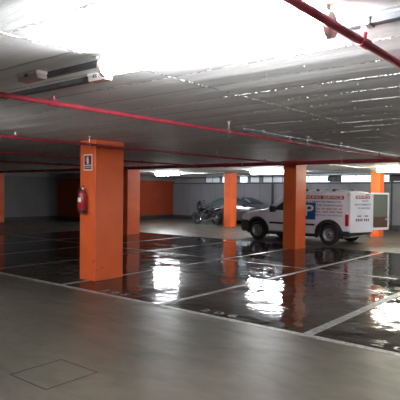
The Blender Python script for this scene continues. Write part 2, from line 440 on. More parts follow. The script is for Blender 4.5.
# inspection cover in the aisle
hc = thing('inspection_cover', (-3.9, 2.73, 0), 'square concrete inspection cover outlined by dark joints in the aisle floor', 'floor cover')
b = NB(); r = .275
for q in ((-r, r, -r, -r+.010), (-r, r, r-.012, r), (-r, -r+.014, -r, r), (r-.009, r, -r, r)): box(b, *q, 0, .0012)
obj('joint', b, 'crack', hc)
obj('cover', slab(-r+.016, r-.012, -r+.012, r-.014, 0, .001), 'floor', hc)

# ------------------------------------------------------------------ red sprinkler pipes
def sprinkler(parent, x, y, zc, rp, s=1.0):
    b = NB(); cyl(b, (x, y, zc), (x, y, zc+.05*s), rp*.62, seg=14); cyl(b, (x, y, zc+.045*s), (x, y, zc+.056*s), rp*.75, seg=14)
    t = obj('tee', b, 'redpipe', parent)
    b = NB(); z0 = zc+.056*s
    cyl(b, (x, y, z0), (x, y, z0+.012*s), .010*s, seg=8)
    for sx in (-1, 1): tube(b, [(x+sx*.007*s, y, z0+.01*s), (x+sx*.013*s, y, z0+.022*s), (x+sx*.004*s, y, z0+.036*s)], .0028*s, 6)
    cyl(b, (x, y, z0+.012*s), (x, y, z0+.034*s), .003*s, seg=6)
    cyl(b, (x, y, z0+.036*s), (x, y, z0+.039*s), .017*s, seg=10)
    obj('sprinkler_head', b, 'galv', t)
def run_pipe(x, r, y0, y1, heads, hangers, label, z=2.42):
    p = thing('sprinkler_pipe', (x, y0, z), label, 'pipe', 'red sprinkler pipes')
    b = NB(); cyl(b, (0, 0, 0), (0, y1-y0, 0), r, seg=18)
    yy = 2.1
    o = obj('pipe', b, 'redpipe', p, smooth=True, autos=40)
    b = NB()
    for h in heads: cyl(b, (0, h-y0-.055, 0), (0, h-y0+.055, 0), r*1.22, seg=18)
    islands('fitting', b, 'redpipe', p)
    for h in heads: sprinkler(p, 0, h-y0, 0, max(r, .024), .9 if r < .03 else 1.25)
    for h in hangers:
        b = NB(); cyl(b, (0, h-y0, r), (0, h-y0, H-z), .005, seg=6)
        cyl(b, (0, h-y0-.012, 0), (0, h-y0+.012, 0), r+.006, seg=14)
        box(b, -.02, .02, h-y0-.02, h-y0+.02, H-z-.008, H-z)
        obj('hanger', b, 'galv', p)
    return p
run_pipe(-1.05, .021, -4.9, 12.14, (-.4, 2.61, 5.6, 8.6), (-2, 1.0, 4.4, 7.4, 10.4), 'thin red sprinkler pipe crossing the upper right corner, the nearest one')
run_pipe(-3.97, .023, -4.9, 12.14, (-.3, 2.76, 7.02, 10.78), (1.0, 5.43, 7.6, 8.88), 'red sprinkler pipe running the whole width above the columns, below the big lamp')
run_pipe(-7.03, .023, -4.9, 12.14, (1.0, 4.22, 8.0, 11.2), (2.0, 5.6, 9.19), 'red sprinkler pipe passing close by the top of the extinguisher column')
run_pipe(-10.05, .023, -4.9, 12.14, (3.6, 6.66, 9.8), (2.0, 5.0, 8.2), 'dark red sprinkler pipe, third one counted from the large lamp, behind the extinguisher column')
run_pipe(-13.26, .026, -4.9, 12.14, (6.0, 9.4), (4.0, 7.8, 11.0), 'farthest dark red sprinkler pipe parallel to the bay lines')
mp = thing('main_pipe', (XL+.3, 12.2, 2.42), 'thick dark red main pipe running across in front of the middle columns', 'pipe')
b = NB(); cyl(b, (0, 0, 0), (XR-XL-.4, 0, 0), .055, seg=20); obj('pipe', b, 'redpipe', mp, smooth=True, autos=40)
b = NB()
for x in (-1.05, -3.97, -7.03, -10.05, -13.26, -9, -16.2, -19, -22): cyl(b, (x-XL-.3-.07, 0, 0), (x-XL-.3+.07, 0, 0), .066, seg=20)
islands('coupling', b, 'redpipe', mp)
for x in (-21, -18, -15, -12, -8.4, -5.4, -2.4, 1, 4):
    b = NB(); cyl(b, (x-XL-.3, 0, .055), (x-XL-.3, 0, .13), .006, seg=6); cyl(b, (x-XL-.315, 0, 0), (x-XL-.285, 0, 0), .061, seg=16)
    obj('hanger', b, 'galv', mp)
# conduits
def conduit(p0, p1, r, m, label, sad=True, name='conduit'):
    p0 = Vector(p0); p1 = Vector(p1); t = thing(name, p0, label, 'conduit')
    b = NB(); cyl(b, (0, 0, 0), p1-p0, r, seg=12); obj('tube', b, m, t, smooth=True, autos=40)
    L = (p1-p0).length; n = int(L/1.5); b = NB(); d = (p1-p0).normalized()
    for k in range(n):
        c = d*(.5+k*1.5)
        box(b, c.x-.02, c.x+.02, c.y-.02, c.y+.02, -r*.2, H-p0.z)
    islands('saddle', b, m, t)
conduit((-4.12, 6.0, 2.525), (-4.12, 14.8, 2.525), .012, 'galv', 'thin grey tube on the ceiling beside the second red pipe')  # thin grey tube set beside the second sprinkler pipe
conduit((-7.0, 13.95, 2.52), (-7.0, 18.8, 2.52), .02, 'galv', 'pale conduit on the ceiling between the van column and the column behind its rear door')
conduit((-21, 18.9, 2.5), (5, 18.9, 2.5), .03, 'galv', 'long pale conduit across the ceiling behind the far lamps')
conduit((-21, 21.6, 2.47), (5, 21.6, 2.47), .05, 'galv', 'thick grey pipe under the ceiling in front of the high windows')
conduit((-14.14, 23.24, 0.0), (-14.14, 23.24, 2.08), .055, 'duct', 'dark vertical drainpipe on the grey back wall beside the van windscreen', name='drainpipe')
conduit((-7.97, 23.26, 0.0), (-7.97, 23.26, 2.08), .03, 'duct', 'thin dark vertical pipe on the back wall right of the van', name='drainpipe')
# ducts under the windows
for i, (a, b_, lb) in enumerate(((-10.95, -10.45, 'dark box hanging in the high window strip above the van roof'), (-8.0, -6.9, 'dark rectangular duct box at the right end of the window strip'),
                               (-17.1, -16.9, 'small dark box beside the little bright windows on the left'))):
    b = box(NB(), a, b_, 23.02, 23.24, 2.2, 2.42, .01); box(b, a+.04, b_-.04, 23.08, 23.2, 2.42, H)
    tag(obj('duct_box', b, 'duct'), lb, 'duct', None)
# cable channels near the big lamp
def channel(x0, x1, y, label, w=.05):
    t = thing('cable_channel', (x0, y, H), label, 'cable channel')
    b = NB(); box(b, 0, x1-x0, -w, w, -.035, 0, .004); obj('channel', b, 'tray', t)
    b = NB()
    for k in range(int((x1-x0)/1.2)): box(b, .3+k*1.2, .33+k*1.2, -w-.012, w+.012, -.041, -.001)
    islands('strap', b, 'galv', t)
channel(-7.4, -3.28, 2.66, 'dark cable channel on the ceiling left of the big bright lamp, the longer one', .035)
channel(-1.35, .6, 2.64, 'grey cable channel on the ceiling behind the red pipe in the upper right corner', .03)
channel(-3.50, -2.70, 2.36, 'short dark cable channel leading into the left end of the big lamp', .028)

# ------------------------------------------------------------------ lamps
def lamp(x0, x1, y, m, label, w=.06, dy=0):
    t = thing('ceiling_lamp', ((x0+x1)/2, y, H), label, 'lamp', 'ceiling lamps')
    t.rotation_euler.z = math.atan2(dy, x1-x0)
    L = (x1-x0)/2; zc = -.045-w
    obj('housing', box(NB(), -L+.02, L-.02, -.028, .028, -.03, 0, .004), 'plastic_w', t)
    b = NB(); cyl(b, (-L+.02, 0, zc), (L-.02, 0, zc), w, seg=20); obj('diffuser', b, m, t, smooth=True, autos=40)
    for s_ in (-1, 1):
        b = NB(); cyl(b, (s_*(L-.03), 0, zc), (s_*L, 0, zc), w+.008, seg=20); obj('end_cap', b, 'plastic_w', t, smooth=True, autos=40)
    for k in (-.6, .6):
        b = NB(); box(b, k*L-.012, k*L+.012, -.012, .012, zc+w-.005, -.028); obj('bracket', b, 'plastic_w', t)
lamp(-2.66, -1.09, 2.28, 'tube', 'very bright long ceiling lamp at the top of the picture, the nearest one', .055, .10)
lamp(-17.5, -15.95, 18.0, 'tube_f', 'leftmost of the far ceiling lamps, glowing bluish white left of the slim column')
lamp(-12.0, -10.4, 18.0, 'tube_f', 'far ceiling lamp glowing above the nose of the white van')
lamp(-6.7, -5.1, 18.0, 'tube_w', 'far ceiling lamp with warmer light at the right edge above the van door')
lamp(-1.4, .2, 18.0, 'tube_w', 'added unseen ceiling lamp right of the far row')  # unseen lamp, added for more light from the right
lamp(-7.6, -6.0, 2.3, 'fill_l', 'added unseen ceiling lamp left of the near row')  # added out of view to brighten the near column and left ceiling
lamp(-2.7, -1.1, 12.85, 'fill_m', 'added unseen ceiling lamp on the right, level with the middle columns')  # added out of view to light the right faces of the middle columns
lamp(3.0, 4.6, 2.3, 'tube', 'added unseen ceiling lamp right of the near row')  # unseen, added to brighten the right foreground floor
# emergency luminaires on the ceiling
def emergency(x, y, label, s=1):
    t = thing('emergency_light', (x, y, H), label, 'emergency light', 'emergency lights')
    obj('base', box(NB(), -.14*s, .14*s, -.055, .055, -.022, 0, .006), 'plastic_w', t)
    b = NB(); prism(b, [(-.05, -.022), (-.04, -.06), (.04, -.06), (.05, -.022)], lambda u, v, d: (-.13*s+d, u, v), .26*s)
    obj('lens', b, 'clear', t)
    obj('latch', box(NB(), -.02, .02, -.058, -.05, -.04, -.015), 'tray', t)
emergency(-3.58, 2.29, 'small emergency light box on the ceiling, left of the two, beside the short cable channel')
emergency(-3.16, 2.62, 'small white emergency light just left of the big bright lamp', .7)

# ------------------------------------------------------------------ extinguisher and sign
FY = 5.95
e = thing('fire_extinguisher', (-7.535, FY, 1.235), 'red fire extinguisher hung on the left face of the nearest orange column', 'fire extinguisher')
b = NB(); lathe(b, [(0, 0), (.07, 0), (.076, .012), (.076, .34), (.066, .375), (.04, .395), (.022, .40), (.022, .42), (0, .42)], 24, Matrix.Translation((0, -.10, 0)))
obj('cylinder', b, 'ext', e, smooth=True, autos=50)
b = NB(); lathe(b, [(.0, -.003), (.072, -.003), (.078, .01), (.078, .045), (.0765, .05)], 24, Matrix.Translation((0, -.10, 0))); obj('foot_ring', b, 'black', e, smooth=True, autos=50)
b = NB(); box(b, -.02, .02, -.125, -.075, .42, .455, .004); obj('valve', b, 'chrome', e)
b = NB(); tube(b, [(0, -.09, .45), (.03, -.1, .475), (.08, -.12, .49)], .007, 8); tube(b, [(0, -.09, .435), (.04, -.1, .44), (.085, -.12, .452)], .006, 8); obj('handle', b, 'black', e)
b = NB(); tube(b, [(-.02, -.1, .44), (-.06, -.11, .45), (-.092, -.115, .40), (-.094, -.115, .25), (-.09, -.115, .12)], .009, 8); cyl(b, (-.09, -.115, .13), (-.088, -.115, .04), .012, .02, 12); obj('hose', b, 'black', e)
b = NB(); cyl(b, (.022, -.1, .437), (.05, -.125, .437), .016, seg=12); obj('gauge', b, 'white', e)
def label_on(bm, a0, a1, z0, z1, r=.0775):
    n = 8; pv = None
    for k in range(n+1):
        a = math.radians(a0+(a1-a0)*k/n); p = [bm.verts.new((r*math.cos(a), -.10+r*math.sin(a), z)) for z in (z0, z1)]
        if pv: bm.faces.new((pv[0], p[0], p[1], pv[1]))
        pv = p
    return bm
obj('information_label', label_on(NB(), -130, -55, .19, .27), 'white', e)
obj('inspection_tag', label_on(NB(), -140, -108, .09, .165, .0779), 'yellow', e)
b = NB(); box(b, -.015, .015, -.03, 0, .30, .42, .002); box(b, -.078, .078, -.105, -.0, .325, .335); obj('wall_bracket', b, 'chrome', e)
s = thing('extinguisher_sign', (-7.50, FY, 2.0), 'small dark red fire extinguisher sign with white frame above the extinguisher', 'sign')
obj('board', box(NB(), -.12, .12, -.006, 0, 0, .29), 'white', s)
obj('pictogram_field', box(NB(), -.10, .10, -.0075, -.006, .10, .27), 'signred', s)
obj('caption_field', box(NB(), -.10, .10, -.0075, -.006, .02, .085), 'signred', s)
b = NB(); F = lambda u, v, d: (u, -.0085+d, v)
prism(b, [(-.022, .115), (.022, .115), (.022, .215), (.01, .232), (-.01, .232), (-.022, .215)], F, .001)
prism(b, [(-.008, .232), (.008, .232), (.008, .244), (-.008, .244)], F, .001); prism(b, [(-.008, .244), (.04, .252), (.04, .258), (-.008, .252)], F, .001)
prism(b, [(-.008, .246), (-.045, .225), (-.05, .15), (-.043, .15), (-.038, .22), (-.008, .238)], F, .001)
obj('pictogram', b, 'white', s)
b = text_bm('EXTINTOR', .035, .0005, width=.17); bmesh.ops.transform(b, matrix=Matrix.Translation((0, -.0082, .052)) @ Matrix.Rotation(PI/2, 4, 'X'), verts=b.verts)
obj('caption', b, 'white', s)

# ------------------------------------------------------------------ vehicles
def loft(stations, mi=0):
    bm = NB(); rings = []
    for l, prof in stations:
        half = [(w, z) for w, z in prof]
        ring = [bm.verts.new((l, -w, z)) for w, z in half] + [bm.verts.new((l, w, z)) for w, z in reversed(half) if w > 1e-4]
        rings.append(ring)
    for a, b in zip(rings, rings[1:]):
        n = len(a)
        for k in range(n): bm.faces.new((a[k], a[(k+1) % n], b[(k+1) % n], b[k]))
    bm.faces.new(rings[0]); bm.faces.new(rings[-1][::-1])
    return bm
def wheel(parent, l, w, R, side, wid=.19, nut=5):
    # axis along Y; side -1 outward -Y
    T = Matrix.Translation((l, w, R)) @ Matrix.Rotation(-PI/2*side, 4, 'X')
    t = thing('wheel', (0, 0, 0), None, None); bpy.data.objects.remove(t)
    b = NB(); h = wid/2
    lathe(b, [(R*.60, -h), (R*.82, -h), (R*.95, -h*.85), (R, -h*.6), (R, h*.6), (R*.95, h*.85), (R*.82, h), (R*.66, h*.96), (R*.60, h*.8)], 32, T)
    ty = obj('wheel', b, 'rubber', parent, smooth=True, autos=40)
    b = NB(); lathe(b, [(0, h*.50), (R*.16, h*.52), (R*.2, h*.38), (R*.42, h*.30), (R*.52, h*.62), (R*.60, h*.82), (R*.64, h*.84), (R*.64, -h*.5), (0, -h*.5)], 32, T)
    hb = obj('rim', b, 'hub', ty, smooth=True, autos=30)
    b = NB()
    for k in range(8):
        a = 2*PI*k/8; c = (R*.34*math.cos(a), R*.34*math.sin(a))
        cyl(b, (c[0], c[1], h*.30), (c[0], c[1], h*.36), R*.055, seg=8)
    cyl(b, (0, 0, h*.5), (0, 0, h*.56), R*.08, seg=10)
    bmesh.ops.transform(b, matrix=T, verts=b.verts); b.verts.index_update(); islands('rim_hole', b, 'darkgap', ty)
    return ty

# ---- white van: local x = distance from the nose, +x towards the tail (world +X)
VX, VY = -10.5, 15.93
LV = 4.05
van = thing('van', (VX, VY, 0), 'white delivery van with parking service lettering and its rear doors open', 'van')
def hwz(z):
    if z < .5: return .86 + .035*(z-.2)/.3
    if z < 1.0: return .895
    return .895 - (z-1.0)*.125
def lf(l):
    if l < .9: return .80 + .20*math.sin(min(1, l/.9)*PI/2)
    return 1.0
def vprof(l, zt, zb=.22, crown=.02, drop=0):
    f = lf(l); P = [(0, zb), (.6*f, zb), (hwz(zb)*f, zb+.06)]
    for z in (.38, .55, .70): P.append((hwz(z)*f, min(z, zt-.09)))
    for q in (.25, .55, .82):
        z = .70+(zt-.06-.70)*q; P.append((hwz(z)*f, z))
    z = zt-.03; P += [(hwz(z)*f*.975, z), (hwz(z)*f*.90, zt-.003), (hwz(z)*f*.5, zt+crown*.7), (0, zt+crown)]
    return P
st = [(0.0, .80, .30), (.05, .86, .25), (.25, .93, .22), (.60, 1.01, .22), (.95, 1.06, .22), (1.12, 1.09, .22), (1.35, 1.28, .22), (1.60, 1.47, .22), (1.82, 1.62, .22), (1.98, 1.70, .22),
      (2.2, 1.755, .22), (2.7, 1.78, .22), (3.4, 1.78, .22), (3.9, 1.765, .22), (4.0, 1.75, .25), (LV, 1.72, .34)]
st = [(l, zt if zt < 1.1 else 1.1+(zt-1.1)*.88, zb) for l, zt, zb in st]
bodyo = obj('body', loft([(l, vprof(l, zt, zb)) for l, zt, zb in st]), 'paint_w', van)
cut = []
WL = (.75, 3.41)
for wl in WL:
    b = NB(); cyl(b, (wl, -1.2, .33), (wl, 1.2, .33), .385, seg=32); cut.append(obj('c', b, 'darkgap'))
    cut[-1].location = van.location
bpy.context.view_layer.update()
b = NB(); box(b, 1.75, 4.4, -.78, .78, .46, 1.60); c = obj('c', b, 'interior'); c.location = van.location; cut.append(c)
bake_bool(bodyo, cut)
me = bodyo.data; me.materials.clear(); me.materials.append(M['paint_w']); me.materials.append(M['interior']); me.materials.append(M['darkgap'])
for p_ in me.polygons:
    c = p_.center; n = p_.normal; p_.material_index = 0
    if 1.74 < c.x < LV-.002 and abs(c.y) < .785 and .455 < c.z < 1.605: p_.material_index = 1
    for wl in WL:
        if abs(math.hypot(c.x-wl, c.z-.33)-.385) < .02 and abs(n.y) < .5 and c.z < .75 and abs(c.y) < .88: p_.material_index = 2
me.shade_smooth(); me.set_sharp_from_angle(angle=math.radians(28))
for wl in WL:
    for sd in (-1, 1): wheel(van, wl, sd*.80, .33, sd, .19)
def side_pt(l, z, off=.006, sd=-1): return Vector((l, sd*(hwz(z)*lf(l)+off), z))
def side_poly(poly, off=.004, th=.012, sd=-1):   # outline in (l,z), laid on the flank
    b = NB(); o = [b.verts.new(side_pt(l, z, off, sd)) for l, z in poly]; i = [b.verts.new(side_pt(l, z, off-th, sd)) for l, z in poly]
    b.faces.new(o); b.faces.new(i[::-1]); n = len(poly)
    for k in range(n): b.faces.new((o[k], i[k], i[(k+1) % n], o[(k+1) % n]))
    return b
def strip(l0, l1, z0, z1, off=.012, sd=-1, n=12):
    b = NB()
    g = [[side_pt(l0+(l1-l0)*k/n, z, off, sd) for k in range(n+1)] for z in (z0, (z0+z1)/2, z1)]
    for p in g[1]: p.y += sd*.006
    return quadpanel(b, g if sd < 0 else [r[::-1] for r in g], .02)
# arch flares, bumper, sills, rub strips
for wl in WL:
    for sd in (-1, 1):
        b = NB(); ro, ri = .475, .375; A = []; n = 20
        for k in range(n+1):
            a = math.radians(-16+212*k/n)
            ps = []
            for r, o in ((ri, .0), (ri, .02), (ro, .012), (ro, -.01)):
                x = wl+r*math.cos(a); z = .33+r*math.sin(a); x = max(x, .03); x = min(x, LV)
                ps.append(b.verts.new(side_pt(x, z, o, sd)))
            A.append(ps)
        for p, q in zip(A, A[1:]):
            for k in range(4): b.faces.new((p[k], p[(k+1) % 4], q[(k+1) % 4], q[k]))
        b.faces.new(A[0]); b.faces.new(A[-1][::-1])
        obj('wheel_arch', b, 'black', van)
b = NB()
pts = []
for sd in (-1, 1):
    pass
def bumper(l_list, z0, z1, off, name, m, nose=True):
    b = NB(); rows = []
    path = [(l, -1) for l in l_list] + [(0 if nose else LV, 0)] + [(l, 1) for l in reversed(l_list)]
    lo = 0 if nose else LV
    for z, o in ((z0, off*.6), ((z0+z1)/2, off*1.3), (z1, off*.6)):
        r = []
        for l, s_ in path:
            if s_ == 0: continue
            p = side_pt(l, z, o, s_)
            if l in (lo,): p.x += -o*1.5 if nose else o*1.5; p.y *= .97
            r.append(p)
        # middle points across the face
        a, c = r[len(l_list)-1], r[len(l_list)]
        mid = [a.lerp(c, t) + Vector(((-.035 if nose else .01)*math.sin(PI*t), 0, 0)) for t in (.2, .5, .8)]
        rows.append(r[:len(l_list)] + mid + r[len(l_list):])
    inner = [[Vector((p.x + (.05 if nose else -.05), p.y*.94, p.z)) for p in row] for row in rows]
    A = [[b.verts.new(p) for p in row] for row in rows]; B = [[b.verts.new(p) for p in row] for row in inner]
    K = len(A[0])
    for i in range(2):
        for j in range(K-1): b.faces.new((A[i][j], A[i][j+1], A[i+1][j+1], A[i+1][j])); b.faces.new((B[i][j], B[i+1][j], B[i+1][j+1], B[i][j+1]))
    for j in range(K-1):
        b.faces.new((A[0][j], B[0][j], B[0][j+1], A[0][j+1])); b.faces.new((A[2][j], A[2][j+1], B[2][j+1], B[2][j]))
    for j in (0, K-1):
        for i in range(2): b.faces.new((A[i][j], A[i+1][j], B[i+1][j], B[i][j]))
    return obj(name, b, m, van, smooth=True, autos=40)
bumper([.34, .2, .1, 0.0], .26, .66, .02, 'front_bumper', 'bumper')
bumper([LV-.22, LV-.1, LV], .30, .46, .025, 'rear_bumper', 'black', False)
obj('rear_step', box(NB(), LV-.02, LV+.07, -.82, .82, .31, .43, .02), 'black', van)
for sd in (-1, 1):
    obj('rub_strip', strip(1.25, 2.93, .585, .645, .010, sd), 'black', van)
    obj('sill', strip(1.2, 2.95, .23, .33, .006, sd), 'black', van)
    obj('headlight', strip(.06, .34, .72, .87, .006, sd, 5), 'lampglass', van)
    b = NB(); box(b, LV-.10, LV+.012, sd*.888-.02, sd*.888+.02, .62, .98, .01) 
    obj('tail_light', b, 'tail', van)
    g = NB(); box(g, 1.36, 1.50, sd*.90, sd*1.09, .98, 1.18, .03); box(g, 1.44, 1.5, sd*.86, sd*.93, 1.0, 1.06)
    obj('wing_mirror', g, 'black', van)
    obj('front_window', side_poly([(1.36, 1.05), (2.42, 1.03), (2.42, 1.54), (2.10, 1.54), (2.0, 1.50)], .004, .012, sd), 'glass', van)
    # door joints and handle
    b = NB()
    for l0, l1, z0, z1 in ((1.27, 1.283, .36, 1.02), (2.47, 2.483, .30, 1.58), (1.27, 2.483, .345, .357)):
        g = [side_pt(l0, z0, .002, sd), side_pt(l1, z0, .002, sd), side_pt(l1, z1, .002, sd), side_pt(l0, z1, .002, sd)]
        g2 = [p - Vector((0, sd*.006, 0)) for p in g]
        A = [b.verts.new(p) for p in g]; B = [b.verts.new(p) for p in g2]; b.faces.new(A); b.faces.new(B[::-1])
        for k in range(4): b.faces.new((A[k], B[k], B[(k+1) % 4], A[(k+1) % 4]))
    obj('door_joint', b, 'darkgap', van)
    g = NB(); box(g, 2.22, 2.40, sd*.895, sd*.925, .90, .935, .008); obj('door_handle', g, 'black', van)
# windscreen
def ws(l, zt, w): 
    return Vector((l-.012, w, zt+.02*(1-(w/.8)**2)+.012))
b = NB(); rows = []
for l, zt, hw in ((1.18, 1.135, .76), (1.35, 1.258, .74), (1.60, 1.426, .71), (1.82, 1.558, .69), (1.93, 1.606, .68)):
    rows.append([ws(l, zt, -hw+2*hw*k/6) for k in range(7)])
quadpanel(b, [r[::-1] for r in rows], .012); obj('windscreen', b, 'glass', van, smooth=True, autos=40)
b = NB(); box(b, -.035, .03, -.45, .45, .70, .78, .01); obj('grille', b, 'black', van)
b = NB()
for sd in (-1, 1):
    for l in (2.55, 2.95, 3.5): box(b, l-.05, l+.05, sd*.72-.03, sd*.72+.03, 1.66, 1.76, .008)
islands('roof_rack_foot', b, 'black', van)
b = NB(); cyl(b, (2.0, .2, 1.62), (1.92, .2, 1.88), .006, seg=6); obj('aerial', b, 'black', van)
# side lettering (near flank, facing -Y). placed as thin raised letters on the flank
def side_text(body, size, l, z, m, width=None, name='lettering', sd=-1):
    b = text_bm(body, size, .001, width=width)
    tilt = math.atan(.125) if z > 1.0 else 0
    y = -(hwz(z)+.006)
    T = Matrix.Translation((l, y, z)) @ Matrix.Rotation(PI/2-tilt, 4, 'X')
    bmesh.ops.transform(b, matrix=T, verts=b.verts)
    return obj(name, b, m, van)
def side_plate(l0, l1, z0, z1, m, name, off=.003): return obj(name, side_poly([(l0, z0), (l1, z0), (l1, z1), (l0, z1)], off, .004), m, van)
side_plate(2.30, 3.88, 1.435, 1.55, 'txt_red', 'lettering_band')
side_text('PARKING SERVICE', .125, 3.09, 1.492, 'white', 1.48)
side_text('VENTA Y MANTENIMIENTO', .085, 3.05, 1.35, 'txt_blue', 1.5)
side_text('DE PARKINGS', .085, 3.42, 1.24, 'txt_blue', .85)
side_text('Tel. 93 860 58 10', .085, 3.38, 1.13, 'txt_red', .90)
side_text('Mov. 609 350 966', .085, 3.38, 1.035, 'txt_red', .95)
side_text('SERVICIO 24 HORAS', .065, 3.38, .93, 'txt_blue', .95)
def emblem(l0, l1, zz, off, m, name):
    g = [[side_pt(l, z, off) for l in (l0, (l0+l1)/2, l1)] for z in zz]
    return obj(name, quadpanel(NB(), g, .008), m, van)
emblem(2.44, 2.95, (.78, 1.0, 1.32), .008, 'sign_blue', 'parking_emblem')
b = text_bm('P', .50, .0015, width=.30)
for v in b.verts: zz = 1.05+v.co.y; v.co = Vector((2.72+v.co.x, -(hwz(zz)+.018)-v.co.z, zz))
obj('emblem_letter', b, 'white', van)
# rear doors: panels with frame, hinged at the body corners
def rear_door(w, hy, ang, mirror, letters):
    # local: x from 0 (hinge) to w along door, y thickness, z up ; outside face at y<0
    root = bpy.data.objects.new('rear_door', None)
    bpy.data.objects.remove(root)
    T = Matrix.Translation((LV+.03, hy, 0)) @ Matrix.Rotation(ang, 4, 'Z')
    z0, z1 = .42, 1.73; zt0, zt1 = .98, 1.60
    def tr(b): bmesh.ops.transform(b, matrix=T, verts=b.verts); return b
    return T, tr, z0, z1
# left door (near), hinge at w=-.87, closed direction +Y (90 deg), opened by 25 deg -> 65
T, tr, z0, z1 = rear_door(1.0, -.87, math.radians(66), False, True)
b = NB(); box(b, 0, .96, -.02, .02, .42, 1.64, .015)
ld = obj('rear_door', tr(b), 'paint_w', van)
def door_text(body, size, x, z, m, width, name='lettering'):
    b = text_bm(body, size, .001, width=width)
    bmesh.ops.transform(b, matrix=Matrix.Translation((x, -.0225, z)) @ Matrix.Rotation(PI/2, 4, 'X'), verts=b.verts)
    return obj(name, tr(b), m, ld)
b = NB(); box(b, .22, .80, -.023, -.019, 1.46, 1.56); obj('lettering_band', tr(b), 'txt_red', ld)
door_text('SERVICE', .10, .51, 1.51, 'white', .52)
door_text('VENTA', .075, .60, 1.39, 'txt_blue', .30)
door_text('MANTENIMIENTO', .075, .52, 1.28, 'txt_blue', .66)
door_text('DE PARKINGS', .075, .56, 1.17, 'txt_blue', .5)
b = NB(); box(b, .18, .82, -.026, -.019, .74, .88, .004); obj('number_plate', tr(b), 'white', ld)
b = NB(); xx = .23
for k in range(7): box(b, xx, xx+.05, -.028, -.0255, .77, .85); xx += .075 if k != 3 else .11
islands('plate_character', tr(b), 'txt_blue', ld)
b = NB(); box(b, .30, .44, -.05, -.02, .915, .945, .006); box(b, .6, .72, -.05, -.02, .915, .945, .006); obj('door_handle', tr(b), 'black', ld)
b = NB(); box(b, .64, .76, -.03, -.02, 1.58, 1.61, .004); obj('brake_light', tr(b), 'black', ld)
b = NB(); box(b, .02, .96, -.03, -.02, .52, .58, .006); obj('door_ridge', tr(b), 'paint_w', ld)
# right door (far), hinge at w=+.87, swung far open: direction 62 deg
T, tr, z0, z1 = rear_door(.78, .87, math.radians(64), True, False)
b = NB(); W_ = .76
box(b, 0, .05, -.02, .02, .42, 1.66); box(b, W_-.05, W_, -.02, .02, .42, 1.66); box(b, .05, W_-.05, -.02, .02, .42, .50); box(b, .05, W_-.05, -.02, .02, 1.60, 1.66); box(b, .05, W_-.05, .0, .02, .50, .86)
rd = obj('rear_door', tr(b), 'paint_w', van)
b = NB(); box(b, .05, W_-.05, -.004, .004, .86, 1.60); obj('window_glass', tr(b), 'doorglass', rd)
b = NB(); box(b, .06, W_-.06, -.026, 0, .50, .86, .008); obj('inner_trim', tr(b), 'brown', rd)
b = NB(); box(b, W_-.17, W_-.09, -.045, -.02, .74, .80, .008); obj('latch', tr(b), 'galv', rd)
b = NB(); cyl(b, (W_-.012, -.024, .45), (W_-.012, -.024, 1.64), .014, seg=8); obj('door_seal', tr(b), 'white', rd)
b = NB()
for wv in (-.87, .87):
    for z in (.62, 1.1, 1.52): cyl(b, (LV+.012, wv, z-.04), (LV+.012, wv, z+.04), .016, seg=10)
islands('hinge', b, 'white', van)

# ---- grey car, tail to the left (-X); local x from tail
CX, CY = -17.05, 21.95
LC = 4.15
car = thing('car', (CX, CY, 0), 'dark silver-grey car parked by the back wall, behind the motorcycle and slim column', 'car')
def ch(z):
    if z < .45: return .80+.03*(z-.2)/.25
    if z < .85: return .83+.015*(1-abs(z-.65)/.2)
    return .82-(z-.85)*.40 if z > .9 else .825
def cf(l): return 1 - .16*max(0, 1-l/.6)**2 - .20*max(0, 1-(LC-l)/.7)**2
def cprof(l, zt, zb):
    f = cf(l); P = [(0, zb), (.55*f, zb), (ch(zb)*f, zb+.05), (ch(.4)*f, min(.40, zt-.2)), (ch(.6)*f, min(.60, zt-.13))]
    zs = min(.88, zt-.04)
    P.append((ch(zs)*f, zs))
    for q in (.4, .8): z = zs+(zt-.03-zs)*q; P.append((ch(z)*f, z))
    z = zt-.02; P += [(ch(z)*f*.94, z), (ch(z)*f*.82, zt), (ch(z)*f*.45, zt+.015), (0, zt+.02)]
    return P
cs = [(0, .78, .34), (.06, .93, .28), (.18, 1.00, .22), (.34, 1.06, .2), (.6, 1.19, .2), (.9, 1.31, .2), (1.2, 1.36, .2), (1.8, 1.37, .2), (2.15, 1.33, .2), (2.5, 1.20, .2), (2.85, 1.03, .2), (3.0, .96, .2),
      (3.4, .90, .2), (3.8, .82, .2), (4.05, .72, .24), (LC, .58, .34)]
cb = obj('body', loft([(l, cprof(l, zt, zb)) for l, zt, zb in cs]), 'silver', car)
cut = []
for wl in (.78, 3.32):
    b = NB(); cyl(b, (wl, -1.2, .31), (wl, 1.2, .31), .355, seg=28); o = obj('c', b, 'darkgap'); o.location = car.location; cut.append(o)
bake_bool(cb, cut)
cb.data.materials.clear(); cb.data.materials.append(M['silver']); cb.data.materials.append(M['darkgap'])
for p_ in cb.data.polygons:
    c = p_.center; p_.material_index = 0
    for wl in (.78, 3.32):
        if abs(math.hypot(c.x-wl, c.z-.31)-.355) < .02 and abs(p_.normal.y) < .5 and c.z < .7: p_.material_index = 1
cb.data.shade_smooth(); cb.data.set_sharp_from_angle(angle=math.radians(30))
for wl in (.78, 3.32):
    for sd in (-1, 1): wheel(car, wl, sd*.74, .31, sd, .18)
def cside(poly, sd, off=.004, th=.012):
    b = NB(); o = [b.verts.new((l, sd*(ch(z)*cf(l)+off), z)) for l, z in poly]; i = [b.verts.new((l, sd*(ch(z)*cf(l)+off-th), z)) for l, z in poly]
    b.faces.new(o); b.faces.new(i[::-1]); n = len(poly)
    for k in range(n): b.faces.new((o[k], i[k], i[(k+1) % n], o[(k+1) % n]))
    return b
